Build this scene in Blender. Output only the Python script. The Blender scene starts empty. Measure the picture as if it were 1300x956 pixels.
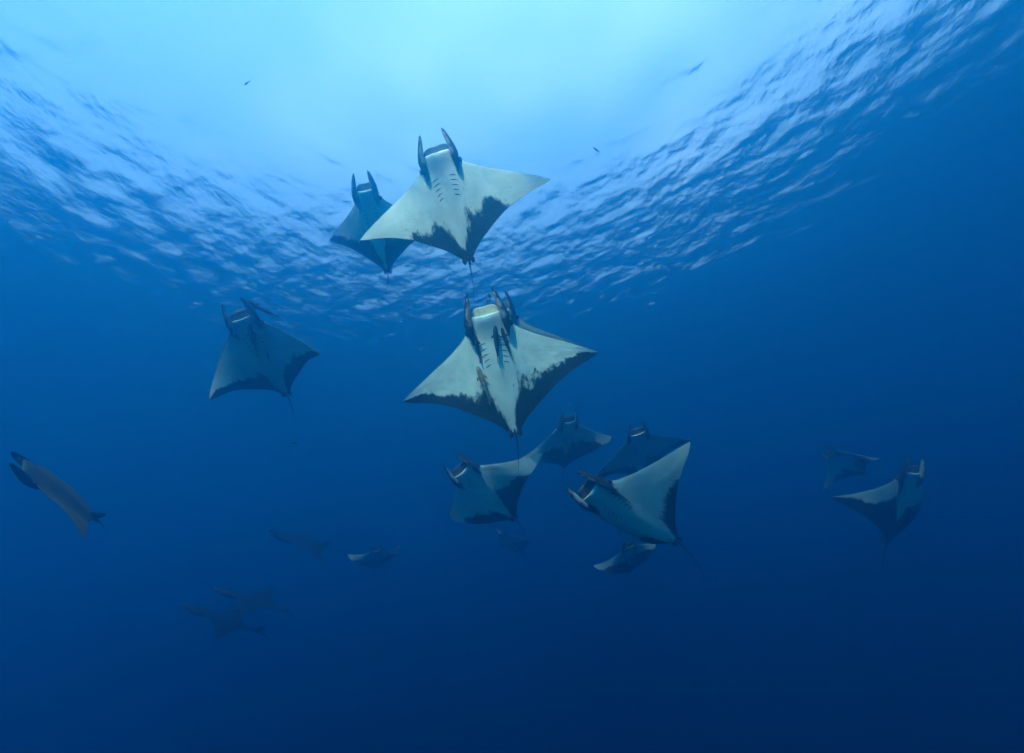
import bpy, math, random
import numpy as np
from mathutils import Vector, Matrix
R = math.radians
scene = bpy.context.scene
col = scene.collection
# ---------------------------------------------------------------- camera
DEPTH = 10.0
FPX = 600.0                                   # focal length in photo pixels (1300 wide)
PITCH, ROLL = R(31.0), R(-9.0)
cam_data = bpy.data.cameras.new('camera')
cam = bpy.data.objects.new('camera', cam_data); col.objects.link(cam)
cam_data.sensor_width = 36.0
cam_data.lens = 36.0 * FPX / 1300.0
cam_data.shift_y = -(478.0 - 433.5) / 1300.0
cam_data.clip_start = 0.05; cam_data.clip_end = 2000
f_ = Vector((0, math.cos(PITCH), math.sin(PITCH)))
r0 = Vector((1, 0, 0)); u0 = r0.cross(f_)
r_ = r0 * math.cos(ROLL) + u0 * math.sin(ROLL)
u_ = u0 * math.cos(ROLL) - r0 * math.sin(ROLL)
CAM_P = Vector((0, 0, -DEPTH))
cam.matrix_world = Matrix(((r_.x, u_.x, -f_.x, 0), (r_.y, u_.y, -f_.y, 0), (r_.z, u_.z, -f_.z, -DEPTH), (0, 0, 0, 1)))
scene.camera = cam
# ---------------------------------------------------------------- sky and sun
CLOUD, CLOUD_SEED = 9.5, 8.0
SUN_EL, SUN_AZ = R(44), R(195)                 # azimuth from +Y towards +X
world = bpy.data.worlds.new('World'); scene.world = world; world.use_nodes = True
nt = world.node_tree; nt.nodes.clear()
sky = nt.nodes.new('ShaderNodeTexSky'); sky.sky_type = 'NISHITA'; sky.sun_disc = False
sky.sun_elevation = SUN_EL; sky.sun_rotation = SUN_AZ
sky.air_density = 1.0; sky.dust_density = 2.5; sky.ozone_density = 1.0
bg = nt.nodes.new('ShaderNodeBackground'); bg.inputs['Strength'].default_value = 0.15
wo = nt.nodes.new('ShaderNodeOutputWorld')
# broken white cloud over the whole sky
wtc = nt.nodes.new('ShaderNodeTexCoord')
sep = nt.nodes.new('ShaderNodeSeparateXYZ'); nt.links.new(wtc.outputs['Generated'], sep.inputs[0])
def wmath(op, a, b):
    n = nt.nodes.new('ShaderNodeMath'); n.operation = op
    for i, v in enumerate((a, b)):
        if isinstance(v, (int, float)): n.inputs[i].default_value = v
        else: nt.links.new(v, n.inputs[i])
    return n.outputs[0]
zc = wmath('MAXIMUM', wmath('ABSOLUTE', sep.outputs[2], 0), 0.12)
flat = nt.nodes.new('ShaderNodeCombineXYZ')                 # direction laid onto a flat cloud layer
nt.links.new(wmath('DIVIDE', sep.outputs[0], zc), flat.inputs[0]); nt.links.new(wmath('DIVIDE', sep.outputs[1], zc), flat.inputs[1])
flat.inputs[2].default_value = CLOUD_SEED
cn = nt.nodes.new('ShaderNodeTexNoise'); cn.inputs['Scale'].default_value = 1.1; cn.inputs['Detail'].default_value = 3; cn.inputs['Roughness'].default_value = .58
nt.links.new(flat.outputs[0], cn.inputs[0])
cr = nt.nodes.new('ShaderNodeMapRange'); cr.interpolation_type = 'SMOOTHSTEP'
cr.inputs[1].default_value = .38; cr.inputs[2].default_value = .72; nt.links.new(cn.outputs[0], cr.inputs[0])
cm = nt.nodes.new('ShaderNodeMix'); cm.data_type = 'RGBA'; nt.links.new(wmath('ADD', wmath('MULTIPLY', cr.outputs[0], .14), .05), cm.inputs[0])
nt.links.new(sky.outputs[0], cm.inputs[6]); cm.inputs[7].default_value = (CLOUD, CLOUD, CLOUD, 1)
nt.links.new(cm.outputs[2], bg.inputs[0]); nt.links.new(bg.outputs[0], wo.inputs[0])
sd = bpy.data.lights.new('sun', 'SUN'); sd.energy = 5.0; sd.angle = R(0.5); sd.color = (1.0, 0.95, 0.88)
sun = bpy.data.objects.new('sun', sd); col.objects.link(sun)
sun_dir = Vector((math.cos(SUN_EL) * math.sin(SUN_AZ), math.cos(SUN_EL) * math.cos(SUN_AZ), math.sin(SUN_EL)))
sun.rotation_euler = sun_dir.to_track_quat('Z', 'Y').to_euler()
# ---------------------------------------------------------------- exposure and render settings
vs = scene.view_settings
vs.view_transform = 'Standard'; vs.look = 'None'; vs.gamma = 1.0; vs.use_curve_mapping = False
vs.exposure = 2.68
cy = scene.cycles
cy.use_denoising = True
cy.max_bounces = 10; cy.diffuse_bounces = 3; cy.glossy_bounces = 3; cy.transmission_bounces = 4
cy.volume_bounces = 5; cy.transparent_max_bounces = 12
cy.sample_clamp_indirect = 4.0; cy.caustics_reflective = True; cy.caustics_refractive = True

def mat(name):
    m = bpy.data.materials.new(name); m.use_nodes = True; m.node_tree.nodes.clear()
    return m, m.node_tree.nodes, m.node_tree.links

def mesh_obj(name, verts, faces, material=None, parent=None, smooth=True):
    me = bpy.data.meshes.new(name); me.from_pydata(verts, [], faces); me.update()
    if smooth: me.polygons.foreach_set('use_smooth', [True] * len(me.polygons))
    o = bpy.data.objects.new(name, me); col.objects.link(o)
    if material: me.materials.append(material)
    if parent: o.parent = parent
    return o

# ---------------------------------------------------------------- the sea: its surface from below and the water itself
rng = np.random.default_rng(7)
def sea_surface():
    n = 960
    t = np.linspace(-1, 1, n)
    # denser around the patch that the window of light shows, coarser far off
    gx = 25 * t + 169 * t ** 5
    gy = 12 + 25 * t + 169 * t ** 5
    X, Y = np.meshgrid(gx, gy)
    Z = np.zeros_like(X)
    far = np.clip(1.5 - np.hypot(X, Y - 12) / 28.0, 0.0, 1)
    mid = np.clip(1.6 - np.hypot(X, Y - 12) / 70.0, 0.1, 1)
    wind = R(70)
    for i in range(170):
        lam = 0.20 * (1.9 / 0.20) ** (rng.random() ** 1.35)
        k = 2 * math.pi / lam
        a = wind + rng.normal(0, 1.1)
        slope = 0.0080 * (0.7 + 0.6 * rng.random()) * (1.0 if lam < 2.5 else .8)
        damp = far if lam < 1.2 else mid
        Z += damp * slope / k * np.sin(k * (X * math.cos(a) + Y * math.sin(a)) + rng.random() * 6.283)
    for i in range(7):                                    # a low swell under the ripples
        lam = 4 + 5 * rng.random(); k = 2 * math.pi / lam; a = wind + rng.normal(0, .5)
        Z += mid * .008 / k * np.sin(k * (X * math.cos(a) + Y * math.sin(a)) + rng.random() * 6.283)
    V = np.stack([X, Y, Z], -1).reshape(-1, 3)
    idx = np.arange(n * n).reshape(n, n)
    F = np.stack([idx[:-1, :-1], idx[:-1, 1:], idx[1:, 1:], idx[1:, :-1]], -1).reshape(-1, 4)
    me = bpy.data.meshes.new('water_surface')
    me.vertices.add(len(V)); me.vertices.foreach_set('co', V.ravel())
    me.loops.add(F.size); me.loops.foreach_set('vertex_index', F.ravel().astype(np.int32))
    me.polygons.add(len(F)); me.polygons.foreach_set('loop_start', np.arange(0, F.size, 4, dtype=np.int32))
    me.polygons.foreach_set('use_smooth', np.ones(len(F), bool))
    me.update(calc_edges=True)
    o = bpy.data.objects.new('water_surface', me); col.objects.link(o)
    m, N, L = mat('sea_surface')
    tc = N.new('ShaderNodeTexCoord')
    mp = N.new('ShaderNodeMapping'); mp.inputs['Rotation'].default_value = (0, 0, -R(62)); mp.inputs['Scale'].default_value = (1.0, 0.75, 1.0)
    L.new(tc.outputs['Object'], mp.inputs[0])
    nz = N.new('ShaderNodeTexNoise'); nz.inputs['Scale'].default_value = 8.0; nz.inputs['Detail'].default_value = 5; nz.inputs['Roughness'].default_value = .6
    L.new(mp.outputs[0], nz.inputs[0])
    bp = N.new('ShaderNodeBump'); bp.inputs['Strength'].default_value = 1.0; bp.inputs['Distance'].default_value = 0.0125
    L.new(nz.outputs[0], bp.inputs['Height'])
    fr = N.new('ShaderNodeFresnel'); fr.inputs['IOR'].default_value = 1.333
    L.new(bp.outputs[0], fr.inputs['Normal'])
    tr = N.new('ShaderNodeBsdfTransparent')
    gl = N.new('ShaderNodeBsdfGlossy'); gl.inputs['Roughness'].default_value = 0.03
    L.new(bp.outputs[0], gl.inputs['Normal'])
    mx = N.new('ShaderNodeMixShader')
    L.new(fr.outputs[0], mx.inputs[0]); L.new(tr.outputs[0], mx.inputs[1]); L.new(gl.outputs[0], mx.inputs[2])
    out = N.new('ShaderNodeOutputMaterial'); L.new(mx.outputs[0], out.inputs[0])
    me.materials.append(m)
    o['kind'] = 'structure'; o['label'] = 'rippled underside of the sea surface with the bright window of sky'
    return o
sea_surface()

def water_body():
    x0, x1, y0, y1, z0, z1 = -190, 190, -130, 200, -170, 1.6
    v = [(x, y, z) for z in (z0, z1) for y in (y0, y1) for x in (x0, x1)]
    f = [(0, 2, 3, 1), (4, 5, 7, 6), (0, 1, 5, 4), (2, 6, 7, 3), (0, 4, 6, 2), (1, 3, 7, 5)]
    m, N, L = mat('sea_water')
    pv = N.new('ShaderNodeVolumePrincipled')
    pv.inputs['Color'].default_value = VOL_COLOR
    pv.inputs['Absorption Color'].default_value = VOL_ABS
    pv.inputs['Density'].default_value = VOL_DENSITY
    pv.inputs['Anisotropy'].default_value = VOL_G
    out = N.new('ShaderNodeOutputMaterial'); L.new(pv.outputs[0], out.inputs['Volume'])
    o = mesh_obj('haze', v, f, m, smooth=False)
    o['kind'] = 'stuff'; o['label'] = 'clear blue sea water that swallows distant things'
SIG_S = (0.0018, 0.0450, 0.078)                 # scattering per metre
SIG_A = (0.140, 0.076, 0.045)                 # absorption per metre
VOL_G = 0.86
VOL_DENSITY = 0.5
VOL_COLOR = tuple(s / VOL_DENSITY for s in SIG_S) + (1,)
VOL_ABS = tuple((1 - a / VOL_DENSITY / (1 - s / VOL_DENSITY)) ** 2 for s, a in zip(SIG_S, SIG_A)) + (1,)
water_body()

# ---------------------------------------------------------------- devil rays: shape
HS = 1.5                                       # half wing span in metres
def interp(x, xs, ys):
    # monotone smooth interpolation (Catmull-Rom on uneven knots)
    xs = np.asarray(xs, float); ys = np.asarray(ys, float)
    m = np.gradient(ys, xs)
    i = np.clip(np.searchsorted(xs, x) - 1, 0, len(xs) - 2)
    h = xs[i + 1] - xs[i]; t = (x - xs[i]) / h
    return ((2*t**3 - 3*t**2 + 1) * ys[i] + (t**3 - 2*t**2 + t) * h * m[i] + (-2*t**3 + 3*t**2) * ys[i+1] + (t**3 - t**2) * h * m[i+1])
LE_U = [0, .08, .145, .18, .235, .33, .46, .60, .74, .86, .94, 1.0]
LE_Y = [.83, .835, .815, .715, .615, .505, .385, .275, .165, .07, .005, -.055]
TE_U = [0, .03, .07, .15, .28, .42, .56, .70, .82, .91, .97, 1.0]
TE_Y = [-.84, -.83, -.76, -.64, -.50, -.365, -.26, -.185, -.14, -.11, -.08, -.058]

def ramp(u):
    t = np.clip((u - .02) / .46, 0, 1)
    return t * t * (3 - 2 * t)

class Wing:
    """bends a flat point of the ray into its swimming pose"""
    def __init__(self, flap, curl, wave, phase, twist=0.0):
        self.f, self.c, self.w, self.p, self.t = flap, curl, wave, phase, twist
    def theta(self, u, side):
        i = 0 if side > 0 else 1
        return self.f[i] * ramp(u) + self.c[i] * u ** 2
    def __call__(self, P):
        P = np.asarray(P, float); x, y, z = P[..., 0], P[..., 1], P[..., 2]
        u = np.clip(np.abs(x) / HS, 0, 1); out = np.zeros_like(P)
        for side in (1, -1):
            k = (x >= 0) if side > 0 else (x < 0)
            uu = u[k][..., None] * ((np.arange(24) + .5) / 24)
            th = self.theta(uu, side)
            cx = HS * np.cos(th).mean(-1) * u[k]; cz = HS * np.sin(th).mean(-1) * u[k]
            a = self.theta(u[k], side)
            zz = z[k] + self.w * u[k] ** 1.2 * np.sin(3.2 * y[k] + 2.4 * u[k] + self.p + (1.3 if side > 0 else 0)) * np.clip(.9 - y[k], 0, 1)
            tw = self.t * u[k] ** 1.5; dy = y[k] - (.45 - .5 * u[k])          # leading edge turned up towards the tip
            yy = y[k] + (dy * np.cos(tw) - zz * np.sin(tw) - dy); zz = zz * np.cos(tw) + dy * np.sin(tw)
            out[k, 0] = side * (cx - zz * np.sin(a)); out[k, 1] = yy; out[k, 2] = cz + zz * np.cos(a)
        return out

def belly_z(x, y):
    u = abs(x) / HS
    le = float(interp(np.array([u]), LE_U, LE_Y)[0]); te = float(interp(np.array([u]), TE_U, TE_Y)[0])
    c = min(max((le - y) / (le - te), 0), 1)
    return -thick(np.array([u]), False)[0] * foil(np.array([c]))[0]
def foil(c):
    c = np.clip(c, 0, 1)
    return 3.35 * (0.2969 * np.sqrt(c) - 0.126 * c - 0.3516 * c ** 2 + 0.2843 * c ** 3 - 0.1015 * c ** 4)
def thick(u, top):
    return (.165 if top else .105) * np.exp(-(u / .17) ** 2) + (.060 if top else .042) * np.clip(1 - u, 0, 1) ** 1.3 + .0035

def ray_body_arrays(wing):
    a = np.linspace(-1, 1, 89)
    us = np.sign(a) * (0.45 * np.abs(a) + 0.55 * np.abs(a) ** 1.7)
    n = 17
    cs = (1 - np.cos(np.linspace(0, math.pi, n))) / 2
    rows = []; att = []
    for u in us:
        s = abs(u); x = u * HS
        le = float(interp(np.array([s]), LE_U, LE_Y)[0]); te = float(interp(np.array([s]), TE_U, TE_Y)[0])
        mo = max(0.0, 1 - (s / .155) ** 2.8) if s < .155 else 0.0
        tt = thick(np.array([s]), True)[0]; tb = thick(np.array([s]), False)[0]
        P = []; A = []
        ext = .20 * mo * (0.62 + .38 * (s / .155) ** 2)          # upper jaw reaches past the lower lip, notched in the middle
        for c in cs[::-1]:                                       # top, tail to head
            y = le + (te - le) * c + ext * max(0, 1 - c / .3) ** 2
            z = tt * (foil(c) + 0.10 * mo * max(0, 1 - c / .12))
            P.append((x, y, z)); A.append((u, c, 1.0, 0.0))
        d = .16 * mo
        P.append((x, le + ext * .8 - .004, .004 - .010 * mo)); A.append((u, 0, .5 if mo == 0 else .8, mo))
        P.append((x * (1 - .12 * mo), le - d, .004 - .012 * mo)); A.append((u, 0, .5, mo))
        P.append((x * (1 - .12 * mo), le - d, -.002 - .05 * mo)); A.append((u, 0, .5, mo))
        P.append((x, le - .015 * mo - .002, -.003 - .062 * mo)); A.append((u, 0, 0.2 if mo == 0 else 0, mo * .3))
        for c in cs:                                             # belly, head to tail
            y = le - .01 * mo + (te - le + .01 * mo) * c
            z = -tb * foil(c) - .075 * mo * max(0, 1 - c / .16) * (1 if c < .16 else 0)
            P.append((x, y, z - .0005)); A.append((u, c, 0.0, 0.0))
        rows.append(P); att.append(A)
    V = wing(np.array(rows)); A = np.array(att)
    m, k = V.shape[:2]
    idx = np.arange(m * k).reshape(m, k)
    F = []
    for i in range(m - 1):
        for j in range(k):
            jj = (j + 1) % k
            F.append((int(idx[i, j]), int(idx[i, jj]), int(idx[i + 1, jj]), int(idx[i + 1, j])))
    F.append(tuple(int(q) for q in idx[0, ::-1])); F.append(tuple(int(q) for q in idx[-1]))
    return V.reshape(-1, 3), F, A.reshape(-1, 4)

def loft(path, radii, seg=10, twist=0.0):
    """closed tube of elliptic sections along a path; radii = (sideways, up)"""
    path = [Vector(p) for p in path]; V = []; F = []
    for i, p in enumerate(path):
        t = (path[min(i + 1, len(path) - 1)] - path[max(i - 1, 0)]).normalized()
        up = Vector((0, 0, 1)) if abs(t.z) < .9 else Vector((0, 1, 0))
        s = t.cross(up).normalized(); w = s.cross(t)
        tw = twist * i / (len(path) - 1)
        s, w = s * math.cos(tw) + w * math.sin(tw), w * math.cos(tw) - s * math.sin(tw)
        ra, rb = radii[i]
        for k in range(seg):
            q = 2 * math.pi * k / seg
            V.append(tuple(p + s * (ra * math.cos(q)) + w * (rb * math.sin(q))))
    for i in range(len(path) - 1):
        for k in range(seg):
            a, b = i * seg + k, i * seg + (k + 1) % seg
            F.append((a, b, b + seg, a + seg))
    F.append(tuple(range(seg))[::-1]); F.append(tuple(range(len(V) - seg, len(V))))
    return V, F

def blade(outline, thickness, axis):
    """a thin fin: outline in a plane, thick in the middle, thin at its rim; axis 'x' or 'z' is the plane's normal"""
    n = len(outline); c = np.mean(outline, axis=0)
    V = []
    def put(p, h): V.append((h, p[0], p[1]) if axis == 'x' else (p[0], p[1], h))
    for p in outline: put(p, 0)
    for h in (thickness, -thickness):
        for p in outline: put(c + (np.array(p) - c) * .6, h)
    F = []
    for k in range(n):
        b = (k + 1) % n
        F.append((k, b, n + b, n + k)); F.append((b, k, 2 * n + k, 2 * n + b))
    F.append(tuple(range(n, 2 * n))); F.append(tuple(range(2 * n, 3 * n))[::-1])
    return V, F

# ---------------------------------------------------------------- devil rays: skin
def math_node(N, L, op, a, b=None, c=None, clamp=False):
    n = N.new('ShaderNodeMath'); n.operation = op; n.use_clamp = clamp
    for i, v in enumerate((a, b, c)):
        if v is None: continue
        if isinstance(v, (int, float)): n.inputs[i].default_value = v
        else: L.new(v, n.inputs[i])
    return n.outputs[0]
def smooth(N, L, v, lo, hi):
    n = N.new('ShaderNodeMapRange'); n.interpolation_type = 'SMOOTHSTEP'
    L.new(v, n.inputs[0]); n.inputs[1].default_value = lo; n.inputs[2].default_value = hi
    return n.outputs[0]
def mixc(N, L, fac, a, b):
    n = N.new('ShaderNodeMix'); n.data_type = 'RGBA'
    L.new(fac, n.inputs[0])
    for sock, v in ((n.inputs[6], a), (n.inputs[7], b)):
        if isinstance(v, tuple): sock.default_value = v + (1,)
        else: L.new(v, sock)
    return n.outputs[2]
def skin_out(N, L, colour, rough, bump_src=None, bump=0.004, thin=None):
    p = N.new('ShaderNodeBsdfPrincipled'); p.inputs['Roughness'].default_value = rough
    p.inputs['Specular IOR Level'].default_value = 0.03
    L.new(colour, p.inputs['Base Color']) if not isinstance(colour, tuple) else setattr(p.inputs['Base Color'], 'default_value', colour + (1,))
    if bump_src is not None:
        b = N.new('ShaderNodeBump'); b.inputs['Strength'].default_value = .6; b.inputs['Distance'].default_value = bump
        L.new(bump_src, b.inputs['Height']); L.new(b.outputs[0], p.inputs['Normal'])
    o = N.new('ShaderNodeOutputMaterial')
    if thin is None:
        L.new(p.outputs[0], o.inputs[0])
    else:                                                                  # thin wing edges let light through
        t = N.new('ShaderNodeBsdfTranslucent'); t.inputs[0].default_value = (.80, .82, .76, 1)
        x = N.new('ShaderNodeMixShader'); L.new(thin, x.inputs[0]); L.new(p.outputs[0], x.inputs[1]); L.new(t.outputs[0], x.inputs[2])
        L.new(x.outputs[0], o.inputs[0])

BELLY = (.80, .80, .56); DARK = (.015, .022, .020); BACK = (.060, .050, .030)
def ray_skin(seed, dark=(.66, .66), reach=.22, tips=0.0, tip_from=.50, rim=0.0, spots=.5, wedge=.24, glow=0.0, mouth=(.10, .10, .08), belly=BELLY, back=BACK):
    """pale belly with a ragged dark rear; 'dark' = where along the chord it starts on the ray's right and left wing"""
    m, N, L = mat('ray_skin')
    def attr(nm):
        a = N.new('ShaderNodeAttribute'); a.attribute_name = nm; return a.outputs['Fac']
    u, c, top, mo = attr('span'), attr('chord'), attr('dorsal'), attr('mouth')
    au = math_node(N, L, 'ABSOLUTE', u)
    tc = N.new('ShaderNodeTexCoord')
    def noise(sx, sy, off, det=4, rough=.55):
        cb = N.new('ShaderNodeCombineXYZ')
        L.new(math_node(N, L, 'MULTIPLY', u, sx), cb.inputs[0]); L.new(math_node(N, L, 'MULTIPLY', c, sy), cb.inputs[1])
        cb.inputs[2].default_value = seed * 3.7 + off
        n = N.new('ShaderNodeTexNoise'); n.inputs['Scale'].default_value = 1; n.inputs['Detail'].default_value = det; n.inputs['Roughness'].default_value = rough
        L.new(cb.outputs[0], n.inputs[0]); return n.outputs[0]
    f1 = noise(15, 4.5, 0, 6, .68); f2 = noise(34, 11, 5, 5, .7)
    fingers = math_node(N, L, 'ADD', math_node(N, L, 'MULTIPLY', f1, .62), math_node(N, L, 'MULTIPLY', f2, .38))
    broad = noise(4.2, 1.2, 9, 2)
    side = smooth(N, L, u, -.12, .12)
    start = math_node(N, L, 'ADD', dark[1], math_node(N, L, 'MULTIPLY', side, dark[0] - dark[1]))
    # the pale wedge down the middle towards the tail
    wedge = math_node(N, L, 'MULTIPLY', math_node(N, L, 'SUBTRACT', 1.0, smooth(N, L, au, .0, .14)), wedge)
    start = math_node(N, L, 'ADD', start, wedge)
    v = math_node(N, L, 'ADD', c, math_node(N, L, 'MULTIPLY', math_node(N, L, 'SUBTRACT', fingers, .5), reach * 3.2))
    v = math_node(N, L, 'ADD', v, math_node(N, L, 'MULTIPLY', math_node(N, L, 'SUBTRACT', broad, .5), .45))
    # towards the wing tips the dark either runs out (white tips) or takes over
    tipw = math_node(N, L, 'MULTIPLY', smooth(N, L, au, tip_from, tip_from + .38), tips)
    v = math_node(N, L, 'ADD', v, tipw)
    dk = smooth(N, L, math_node(N, L, 'SUBTRACT', v, start), -.045, .06)
    # loose spots in front of the ragged border
    sp = noise(30, 10, 21, 2)
    near_b = smooth(N, L, math_node(N, L, 'SUBTRACT', c, start), -.33, .0)
    spm = math_node(N, L, 'MULTIPLY', smooth(N, L, sp, .70 - .06 * spots, .74 - .06 * spots), near_b)
    dk = math_node(N, L, 'MAXIMUM', dk, math_node(N, L, 'MULTIPLY', spm, .8 if spots > 0 else 0))
    if rim > 0:
        front = math_node(N, L, 'MULTIPLY', math_node(N, L, 'SUBTRACT', 1.0, smooth(N, L, c, .005, rim)), smooth(N, L, au, .12, .3))
        dk = math_node(N, L, 'MAXIMUM', dk, math_node(N, L, 'MULTIPLY', front, .9))
    # grey shading of the pale skin itself and dark flanks of the throat
    cloud = noise(9, 5, 33, 4)
    pale = mixc(N, L, smooth(N, L, cloud, .3, .75), tuple(q * .80 for q in belly), belly)
    pale = mixc(N, L, math_node(N, L, 'MULTIPLY', smooth(N, L, noise(55, 34, 90, 2), .70, .76), .55), pale, (.24, .25, .20))
    thr = math_node(N, L, 'MULTIPLY', smooth(N, L, au, .105, .14), math_node(N, L, 'SUBTRACT', 1.0, smooth(N, L, au, .15, .21)))
    thr = math_node(N, L, 'MULTIPLY', thr, math_node(N, L, 'SUBTRACT', 1.0, smooth(N, L, c, .02, .26)))
    pale = mixc(N, L, math_node(N, L, 'MULTIPLY', thr, .75), pale, (.09, .10, .10))
    inner = mixc(N, L, smooth(N, L, noise(40, 30, 40, 5), .35, .75), DARK, tuple(q * 2.0 for q in DARK))
    fleck = smooth(N, L, noise(46, 20, 44, 3), .66, .74)                   # pale flecks left inside the dark
    dk = math_node(N, L, 'MULTIPLY', dk, math_node(N, L, 'SUBTRACT', 1.0, math_node(N, L, 'MULTIPLY', fleck, .18)))
    under = mixc(N, L, dk, pale, inner)
    bk = mixc(N, L, smooth(N, L, noise(7, 6, 50, 5), .3, .7), tuple(q * .62 for q in back), back)
    col_ = mixc(N, L, smooth(N, L, top, .35, .65), under, bk)
    inm = mixc(N, L, smooth(N, L, noise(60, 3, 60, 3), .35, .7), tuple(q * .6 for q in mouth), mouth)
    col_ = mixc(N, L, smooth(N, L, mo, .15, .45), col_, inm)
    gr = N.new('ShaderNodeTexNoise'); gr.inputs['Scale'].default_value = 38; gr.inputs['Detail'].default_value = 4
    L.new(tc.outputs['Object'], gr.inputs[0])
    wv = noise(6, 7, 70, 4); hgt = math_node(N, L, 'ADD', math_node(N, L, 'MULTIPLY', gr.outputs[0], .4), math_node(N, L, 'MULTIPLY', wv, 1.2))
    scr = smooth(N, L, noise(70, 6, 77, 2), .70, .74)                      # thin pale and grey scratches
    col_ = mixc(N, L, math_node(N, L, 'MULTIPLY', scr, .10), col_, (.34, .35, .33))
    thin = math_node(N, L, 'MULTIPLY', smooth(N, L, au, .42, .88), glow)
    skin_out(N, L, col_, .58, hgt, .007, thin)
    return m
def plain_skin(name, a, b, scale=14, rough=.6):
    m, N, L = mat(name)
    tc = N.new('ShaderNodeTexCoord'); n = N.new('ShaderNodeTexNoise'); n.inputs['Scale'].default_value = scale; n.inputs['Detail'].default_value = 4
    L.new(tc.outputs['Object'], n.inputs[0])
    skin_out(N, L, mixc(N, L, smooth(N, L, n.outputs[0], .35, .68), a, b), rough, n.outputs[0], .003)
    return m
def fin_skin():
    """cephalic fins: dark outside, paler on the inner lower face"""
    m, N, L = mat('cephalic_fin_skin')
    tc = N.new('ShaderNodeTexCoord'); g = N.new('ShaderNodeTexNoise'); g.inputs['Scale'].default_value = 9; g.inputs['Detail'].default_value = 5
    L.new(tc.outputs['Object'], g.inputs[0])
    a = N.new('ShaderNodeAttribute'); a.attribute_name = 'inner'
    f = math_node(N, L, 'MULTIPLY', smooth(N, L, a.outputs['Fac'], .55, .95), smooth(N, L, g.outputs[0], .32, .55))
    skin_out(N, L, mixc(N, L, f, (.018, .025, .026), (.30, .28, .20)), .6, g.outputs[0], .004)
    return m
M_FIN = fin_skin()
M_TAIL = plain_skin('tail_skin', (.010, .015, .016), (.028, .034, .034))
M_EYE = plain_skin('eye', (.01, .01, .01), (.03, .028, .02), 40, .15)
M_GILL = plain_skin('gill', (.10, .10, .095), (.22, .22, .20), 30)
M_SUCKER = plain_skin('suckerfish_dark', (.014, .016, .017), (.045, .046, .042), 18)
M_SUCKER_BROWN = plain_skin('suckerfish_brown', (.16, .125, .075), (.30, .24, .15), 16)
M_FISH = plain_skin('small_fish_skin', (.012, .016, .02), (.03, .035, .04), 30, .7)

def set_attr(me, name, values):
    a = me.attributes.new(name, 'FLOAT', 'POINT'); a.data.foreach_set('value', np.asarray(values, np.float32))

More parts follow.
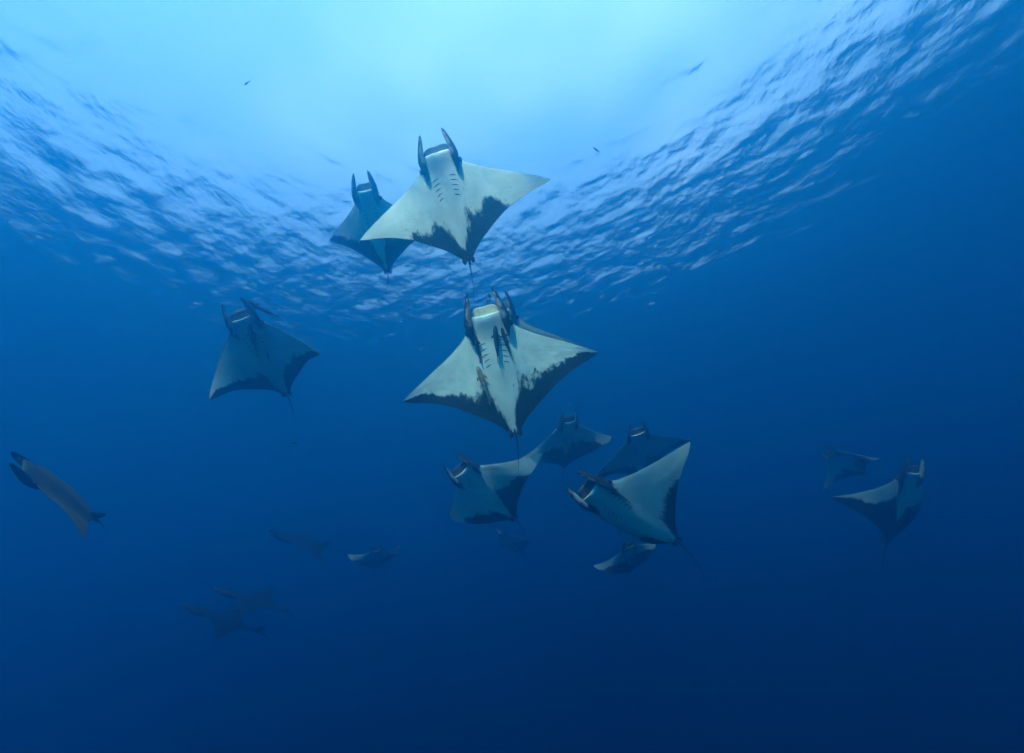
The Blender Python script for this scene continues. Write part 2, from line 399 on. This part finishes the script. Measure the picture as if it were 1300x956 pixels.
class DevilRay:
    def __init__(self, key, loc, rot, flap, curl, scale, label, skin, tail=.75, tail_sway=(.05, -.05), gills=True, twist=0.0):
        self.wing = Wing(flap, curl, .045, skin.get('seed', 0) * 1.7, twist)
        root = bpy.data.objects.new('devil_ray', None); col.objects.link(root)
        root.empty_display_size = .3
        w = Vector(rot); root.matrix_world = Matrix.Translation(loc) @ Matrix.Rotation(w.length, 4, w.normalized()) @ Matrix.Scale(scale, 4)
        root['label'] = label; root['category'] = 'ray'; root['group'] = 'devil rays schooling below the surface'
        self.root = root; self.M = root.matrix_world.copy(); self.scale = scale
        V, F, A = ray_body_arrays(self.wing)
        b = mesh_obj('body', V.tolist(), F, ray_skin(**skin), root)
        for i, nm in enumerate(('span', 'chord', 'dorsal', 'mouth')): set_attr(b.data, nm, A[:, i])
        d = self.wing
        def bent(vf): return d(np.array(vf[0])).tolist(), vf[1]
        for s in (1, -1):
            # cephalic fin, rolled into a horn beside the mouth
            path = [(.235, .48, -.05), (.250, .62, -.055), (.252, .76, -.05), (.240, .88, -.04), (.216, .99, -.03), (.192, 1.09, -.02), (.178, 1.155, -.015), (.174, 1.172, -.015)]
            rad = [(.008, .012), (.044, .050), (.060, .066), (.046, .064), (.037, .055), (.027, .040), (.014, .020), (.003, .004)]
            fv, ff = loft([(s * p[0], p[1], p[2]) for p in path], rad, 12, -.5 * s)
            o = mesh_obj('cephalic_fin', *bent((fv, ff)), M_FIN, root)
            inner = []
            for i in range(len(path)):
                for k in range(12):
                    x, y, z = fv[i * 12 + k]
                    inner.append(np.clip(.5 - s * (x - s * path[i][0]) / max(rad[i][0], .01) * .5 - (z - path[i][2]) / max(rad[i][1], .01) * .35, 0, 1) if 2 <= i <= 5 else 0)
            set_attr(o.data, 'inner', inner)
            # eye on the side of the head
            ev, ef = loft([(s * .300, .60, -.005), (s * .306, .612, -.005), (s * .308, .635, -.005), (s * .308, .655, -.005), (s * .305, .675, -.005), (s * .300, .685, -.005)],
                          [(.004, .004), (.019, .019), (.027, .027), (.027, .027), (.019, .019), (.004, .004)], 10)
            mesh_obj('eye', *bent((ev, ef)), M_EYE, root)
            # pelvic fin beside the tail base
            pv, pf = blade(np.array([(s * .04, -.74), (s * .085, -.77), (s * .098, -.83), (s * .078, -.875), (s * .045, -.87), (s * .025, -.82)]), .010, 'z')
            mesh_obj('pelvic_fin', pv, pf, M_TAIL, root)
            if gills:
                for g in range(5):
                    y0 = .46 - .075 * g; pts = []; rr = []
                    for q in range(6):
                        t = q / 5; x = .075 + .135 * t - .010 * g * t; y = y0 - .05 * t * t + .01 * t
                        pts.append((s * x, y, belly_z(x, y) + .002)); rr.append((.0075 * math.sin(math.pi * (t * .9 + .05)) + .001, .006 * math.sin(math.pi * (t * .9 + .05)) + .001))
                    mesh_obj('gill_slit', *bent(loft(pts, rr, 6)), M_GILL, root)
        # dorsal fin and whip tail
        dv, df = blade(np.array([(-.62, .035), (-.80, .155), (-.87, .165), (-.885, .10), (-.84, .03), (-.83, .0), (-.66, .005)]), .014, 'x')
        mesh_obj('dorsal_fin', dv, df, M_TAIL, root)
        n = 16; tp = []; tr = []
        for i in range(n):
            t = i / (n - 1)
            tp.append((tail_sway[0] * t * t * 4, -.76 - .90 * tail * t, .005 + tail_sway[1] * t * t * 4))
            r = .014 * (1 - t) ** 1.8 + .0025; tr.append((r, r))
        mesh_obj('tail', *loft(tp, tr, 7), M_TAIL, root)

def suckerfish(matrix, length, label, material, name='suckerfish', cat='fish', group='suckerfish clinging to the rays'):
    """a slim fish, head towards +Y, flat sucker on +Z"""
    root = bpy.data.objects.new(name, None); col.objects.link(root); root.empty_display_size = .1
    root.matrix_world = matrix @ Matrix.Scale(length, 4)
    root['label'] = label; root['category'] = cat
    if group: root['group'] = group
    ys = [.50, .475, .42, .32, .18, .02, -.14, -.28, -.38, -.43]
    rx = [.008, .035, .058, .072, .074, .068, .052, .034, .020, .014]
    rz = [.006, .022, .040, .056, .066, .066, .054, .038, .024, .022]
    mesh_obj('body', *loft([(0.012 * math.sin(5 * y), y, 0) for y in ys], list(zip(rx, rz)), 10), material, root)
    mesh_obj('tail_fin', *blade(np.array([(-.40, .018), (-.47, .05), (-.58, .12), (-.54, .02), (-.53, 0), (-.54, -.02), (-.58, -.12), (-.47, -.05), (-.40, -.018)]), .006, 'x'), material, root)
    mesh_obj('dorsal_fin', *blade(np.array([(-.05, .055), (-.12, .115), (-.24, .085), (-.34, .03), (-.20, .035)]), .006, 'x'), material, root)
    mesh_obj('anal_fin', *blade(np.array([(-.05, -.055), (-.12, -.115), (-.24, -.085), (-.34, -.03), (-.20, -.035)]), .006, 'x'), material, root)
    for s in (1, -1):
        mesh_obj('pectoral_fin', *blade(np.array([(s * .06, .26), (s * .13, .19), (s * .15, .12), (s * .09, .14), (s * .06, .18)]), .005, 'z'), material, root)
    return root

def cling(ray, x, y, heading, length, label, material, off=0.0):
    """put a suckerfish on the belly of a ray, heading in degrees from the ray's nose"""
    u = abs(x) / HS
    def P(a, b): return Vector(ray.wing(np.array([[a, b, belly_z(a, b) - off]]))[0])
    p = P(x, y); e = .02
    tx = (P(x + e, y) - P(x - e, y)).normalized(); ty = (P(x, y + e) - P(x, y - e)).normalized()
    up = tx.cross(ty).normalized()
    h = R(heading); f = (ty * math.cos(h) - tx * math.sin(h)).normalized(); rt = f.cross(up).normalized()
    p = p - up * (.056 * length)
    m = Matrix(((rt.x, f.x, up.x, p.x), (rt.y, f.y, up.y, p.y), (rt.z, f.z, up.z, p.z), (0, 0, 0, 1)))
    w = ray.M @ m
    return suckerfish(w, length, label, material)

# ---------------------------------------------------------------- the school: place, rotation vector, wing flap (right, left), tip curl, size
WHITE_TIP = dict(tips=-.55, rim=0.0, glow=.5)
DARK_TIP = dict(tips=.35, rim=.05)
upper = DevilRay('R1', (-0.423, 3.769, -5.86), (0.022, 1.4543, 2.6059), (-0.216, -0.181), (0.5, 0.5), 0.76, 'white-tipped devil ray overlapping another just under the bright window of light',
    dict(seed=1, dark=(.72, .62), reach=.18, spots=.25, mouth=(.05, .08, .08), tips=-.7, tip_from=.36, glow=.45), tail_sway=(.02, -.03), twist=.35)
DevilRay('R2', (-1.791, 5.217, -4.552), (0.5932, 0.9517, 2.7633), (0.172, 0.028), (0.0, 0.0), 0.76, 'shaded blue-grey devil ray half covered by the white-tipped ray under the surface',
    dict(seed=2, dark=(.60, .60),  **DARK_TIP), tail=.7)
front = DevilRay('R3', (-0.17, 4.335, -7.763), (-0.0124, 1.4987, 2.6484), (0.262, 0.297), (-0.1, 0.2), 0.76, 'large devil ray with cream mouth, brown suckerfish on its belly and dark-rimmed wings',
    dict(seed=3, dark=(.73, .68), reach=.21, spots=.6, mouth=(.62, .52, .30), tips=.30, rim=.035), tail_sway=(.03, -.04))
DevilRay('R4', (-0.054, 6.044, -6.531), (0.5773, 1.1699, 2.6064), (-0.051, -0.026), (0, 0), 0.76, 'dim devil ray almost hidden behind the large ray with cream mouth',
    dict(seed=4, dark=(.55, .55),  **DARK_TIP), gills=False)
teal = DevilRay('R5', (-3.472, 5.546, -6.291), (-0.1687, 0.9344, 2.8567), (-1.352, -0.625), (-0.2, -0.1), 0.76, 'teal devil ray swimming alone with a cluster of dark suckerfish at its head',
    dict(seed=5, dark=(.78, .72), reach=.10, spots=.1,  **DARK_TIP), tail_sway=(.02, -.05))
DevilRay('R6', (-0.761, 7.82, -8.105), (0.6474, -1.3751, -3.3047), (0.498, -0.463), (0.5, 0.6), 0.76, 'pale-bellied devil ray with white wing edges, crossed by the tail of the large ray',
    dict(seed=6, dark=(.72, .60), reach=.12, spots=.2,  **WHITE_TIP), twist=.4)
DevilRay('R7', (0.818, 9.999, -6.776), (0.3416, -0.7534, -2.7944), (-0.422, -0.396), (0.8, 0.8), 0.76, 'dim blue devil ray with bright white wing edges, nose up beside the large ray',
    dict(seed=7, dark=(.50, .50), reach=.10, spots=0,  **WHITE_TIP), twist=.8)
DevilRay('R8', (2.19, 9.582, -7.37), (0.2862, -0.7911, -3.0653), (-0.157, -0.031), (0, 0), 0.76, 'dark teal devil ray passing close behind the bright banking ray',
    dict(seed=8, dark=(.75, .70), reach=.10, spots=0,  **DARK_TIP))
bank = DevilRay('R9', (1.131, 6.135, -9.032), (-0.213, 0.9187, 2.0475), (1.349, 0.067), (0.5, 0.4), 0.76, 'bright-bellied devil ray banking with one wing raised high and speckled rear',
    dict(seed=9, dark=(.80, .80), reach=.12, spots=.8, back=(.09, .085, .02), tips=-.5, glow=.4))
curve = DevilRay('R10', (5.866, 8.554, -9.153), (-0.0342, 1.3946, 3.1977), (-0.027, 0.397), (0.8, 0.3), 0.76, 'devil ray with gaping mouth and one wing swept up in a long curve',
    dict(seed=10, dark=(.46, .46), reach=.10, spots=0,  back=(.08, .075, .025), tips=.2, rim=.02))
DevilRay('R11', (7.337, 11.629, -7.772), (0.0567, 0.8127, 1.9505), (-0.408, -0.836), (0.4, 0.2), 0.57, 'faint devil ray behind the curved wing of the gaping ray',
    dict(seed=11, dark=(.60, .60), spots=0,  **WHITE_TIP), gills=False)
DevilRay('R12', (-5.002, 4.79, -8.143), (1.3144, 0.431, 2.5631), (-0.252, 0.502), (-0.2, -0.6), 0.57, 'brown-backed devil ray seen edge-on, apart from the school',
    dict(seed=12, dark=(.3, .3), spots=0,  back=(.075, .070, .028), tips=.3, rim=.05), gills=False)
DevilRay('R13', (-6.211, 10.069, -9.139), (0.3495, 0.4133, 2.0318), (0.192, -0.206), (0.2, -0.2), 0.76, 'small dark devil ray with white spots at its mouth, lowest of the school',
    dict(seed=13, back=(.006, .017, .021), dark=(.45, .45), spots=0, mouth=(.7, .75, .75), tips=-.1, rim=.10), gills=False)
DevilRay('R14', (-5.552, 9.785, -8.912), (0.2791, 0.3901, 1.9396), (0.291, -0.294), (0.4, -0.2), 0.684, 'dim devil ray just above and behind the lowest dark ray',
    dict(seed=14, back=(.006, .017, .021), dark=(.45, .45), spots=0, tips=-.1, rim=.10), gills=False)
DevilRay('R15', (-5.628, 11.655, -7.557), (0.8129, 0.0029, 2.4304), (-0.146, 0.06), (-0.2, -0.3), 0.76, 'dim dark-backed devil ray seen side-on between deeper rays and the teal one',
    dict(seed=15, back=(.006, .017, .021), dark=(.3, .3), spots=0, **DARK_TIP), gills=False)
DevilRay('R16', (-5.328, 15.928, -7.566), (0.2263, -0.5839, -2.6932), (0.242, 0.214), (0.8, 0.8), 0.608, 'faint devil ray coming head-on with both wing tips showing white',
    dict(seed=16, dark=(.45, .45), spots=0,  **WHITE_TIP), gills=False, twist=.9)
DevilRay('R17', (1.98, 12.673, -8.952), (-0.4803, 0.8324, 3.0855), (0.06, -0.077), (0.8, 0.8), 0.608, 'distant devil ray with bright white wing edges under the banking ray',
    dict(seed=17, dark=(.40, .40), spots=0,  **WHITE_TIP), gills=False, twist=.9)
DevilRay('R18', (-1.11, 18.34, -7.402), (0.5701, 0.7946, 2.1134), (-0.009, -0.061), (0.2, 0.2), 0.76, 'barely visible devil ray fading into deep blue below the pale-bellied ray',
    dict(seed=18, dark=(.4, .4), spots=0,  **DARK_TIP), gills=False)

# ---------------------------------------------------------------- suckerfish on the rays and small fish in open water
cling(front, .243, -.07, -4, .52, 'brown suckerfish on the pale belly of the large cream-mouthed ray', M_SUCKER_BROWN)
cling(front, .205, .42, 4, .38, 'dark suckerfish on the throat of the large ray, on the brown suckerfish side', M_SUCKER)
cling(front, -.18, .42, -3, .38, 'dark suckerfish on the throat of the large ray, across from the brown suckerfish', M_SUCKER)
cling(front, -.055, .43, 11, .46, 'dark suckerfish along the middle of the large ray throat', M_SUCKER)
cling(teal, -.015, .40, 14, .60, 'long dark suckerfish slanting down the throat of the teal ray', M_SUCKER)
cling(teal, -.085, .02, 14, .22, 'short dark suckerfish on mid belly of the teal ray', M_SUCKER)
def beside(ray, p, heading, length, label):
    return suckerfish(ray.M @ Matrix.Translation(p) @ Matrix.Rotation(R(heading), 4, 'Z'), length, label, M_SUCKER)
beside(teal, (-.345, .86, .05), -30, .46, 'dark suckerfish leading the pair beside the teal ray horn')
beside(teal, (-.47, .72, .07), -38, .42, 'dark suckerfish trailing the pair beside the teal ray horn')
cling(bank, -.22, .44, 6, .44, 'dark suckerfish behind the mouth of the bright banking ray', M_SUCKER)
cling(curve, .21, .46, 0, .50, 'dark suckerfish along the throat of the gaping ray', M_SUCKER)
cling(curve, -.12, -.16, 10, .46, 'dark suckerfish on the rear belly of the gaping ray', M_SUCKER)
SMALL = 'small fish in open water'
def small_fish(loc, heading, climb, length, label):
    m = Matrix.Translation(loc) @ Matrix.Rotation(R(heading), 4, 'Z') @ Matrix.Rotation(R(climb), 4, 'X')
    suckerfish(m, length, label, M_FISH, 'small_fish', 'fish', SMALL)
small_fish((1.42, 3.95, -5.04), 60, 70, 0.13, 'tiny dark fish under the bright window beside a white wing tip')
small_fish((-2.76, 3.15, -3.78), 100, -60, 0.11, 'tiny dark fish alone against the bright window')
small_fish((-2.84, 5.38, -7.71), 80, 20, 0.12, 'tiny dark fish trailing under the tail of the teal ray')
small_fish((1.07, 10.14, -5.86), 20, 60, 0.24, 'small dark fish leading just over the horns of a dim ray')
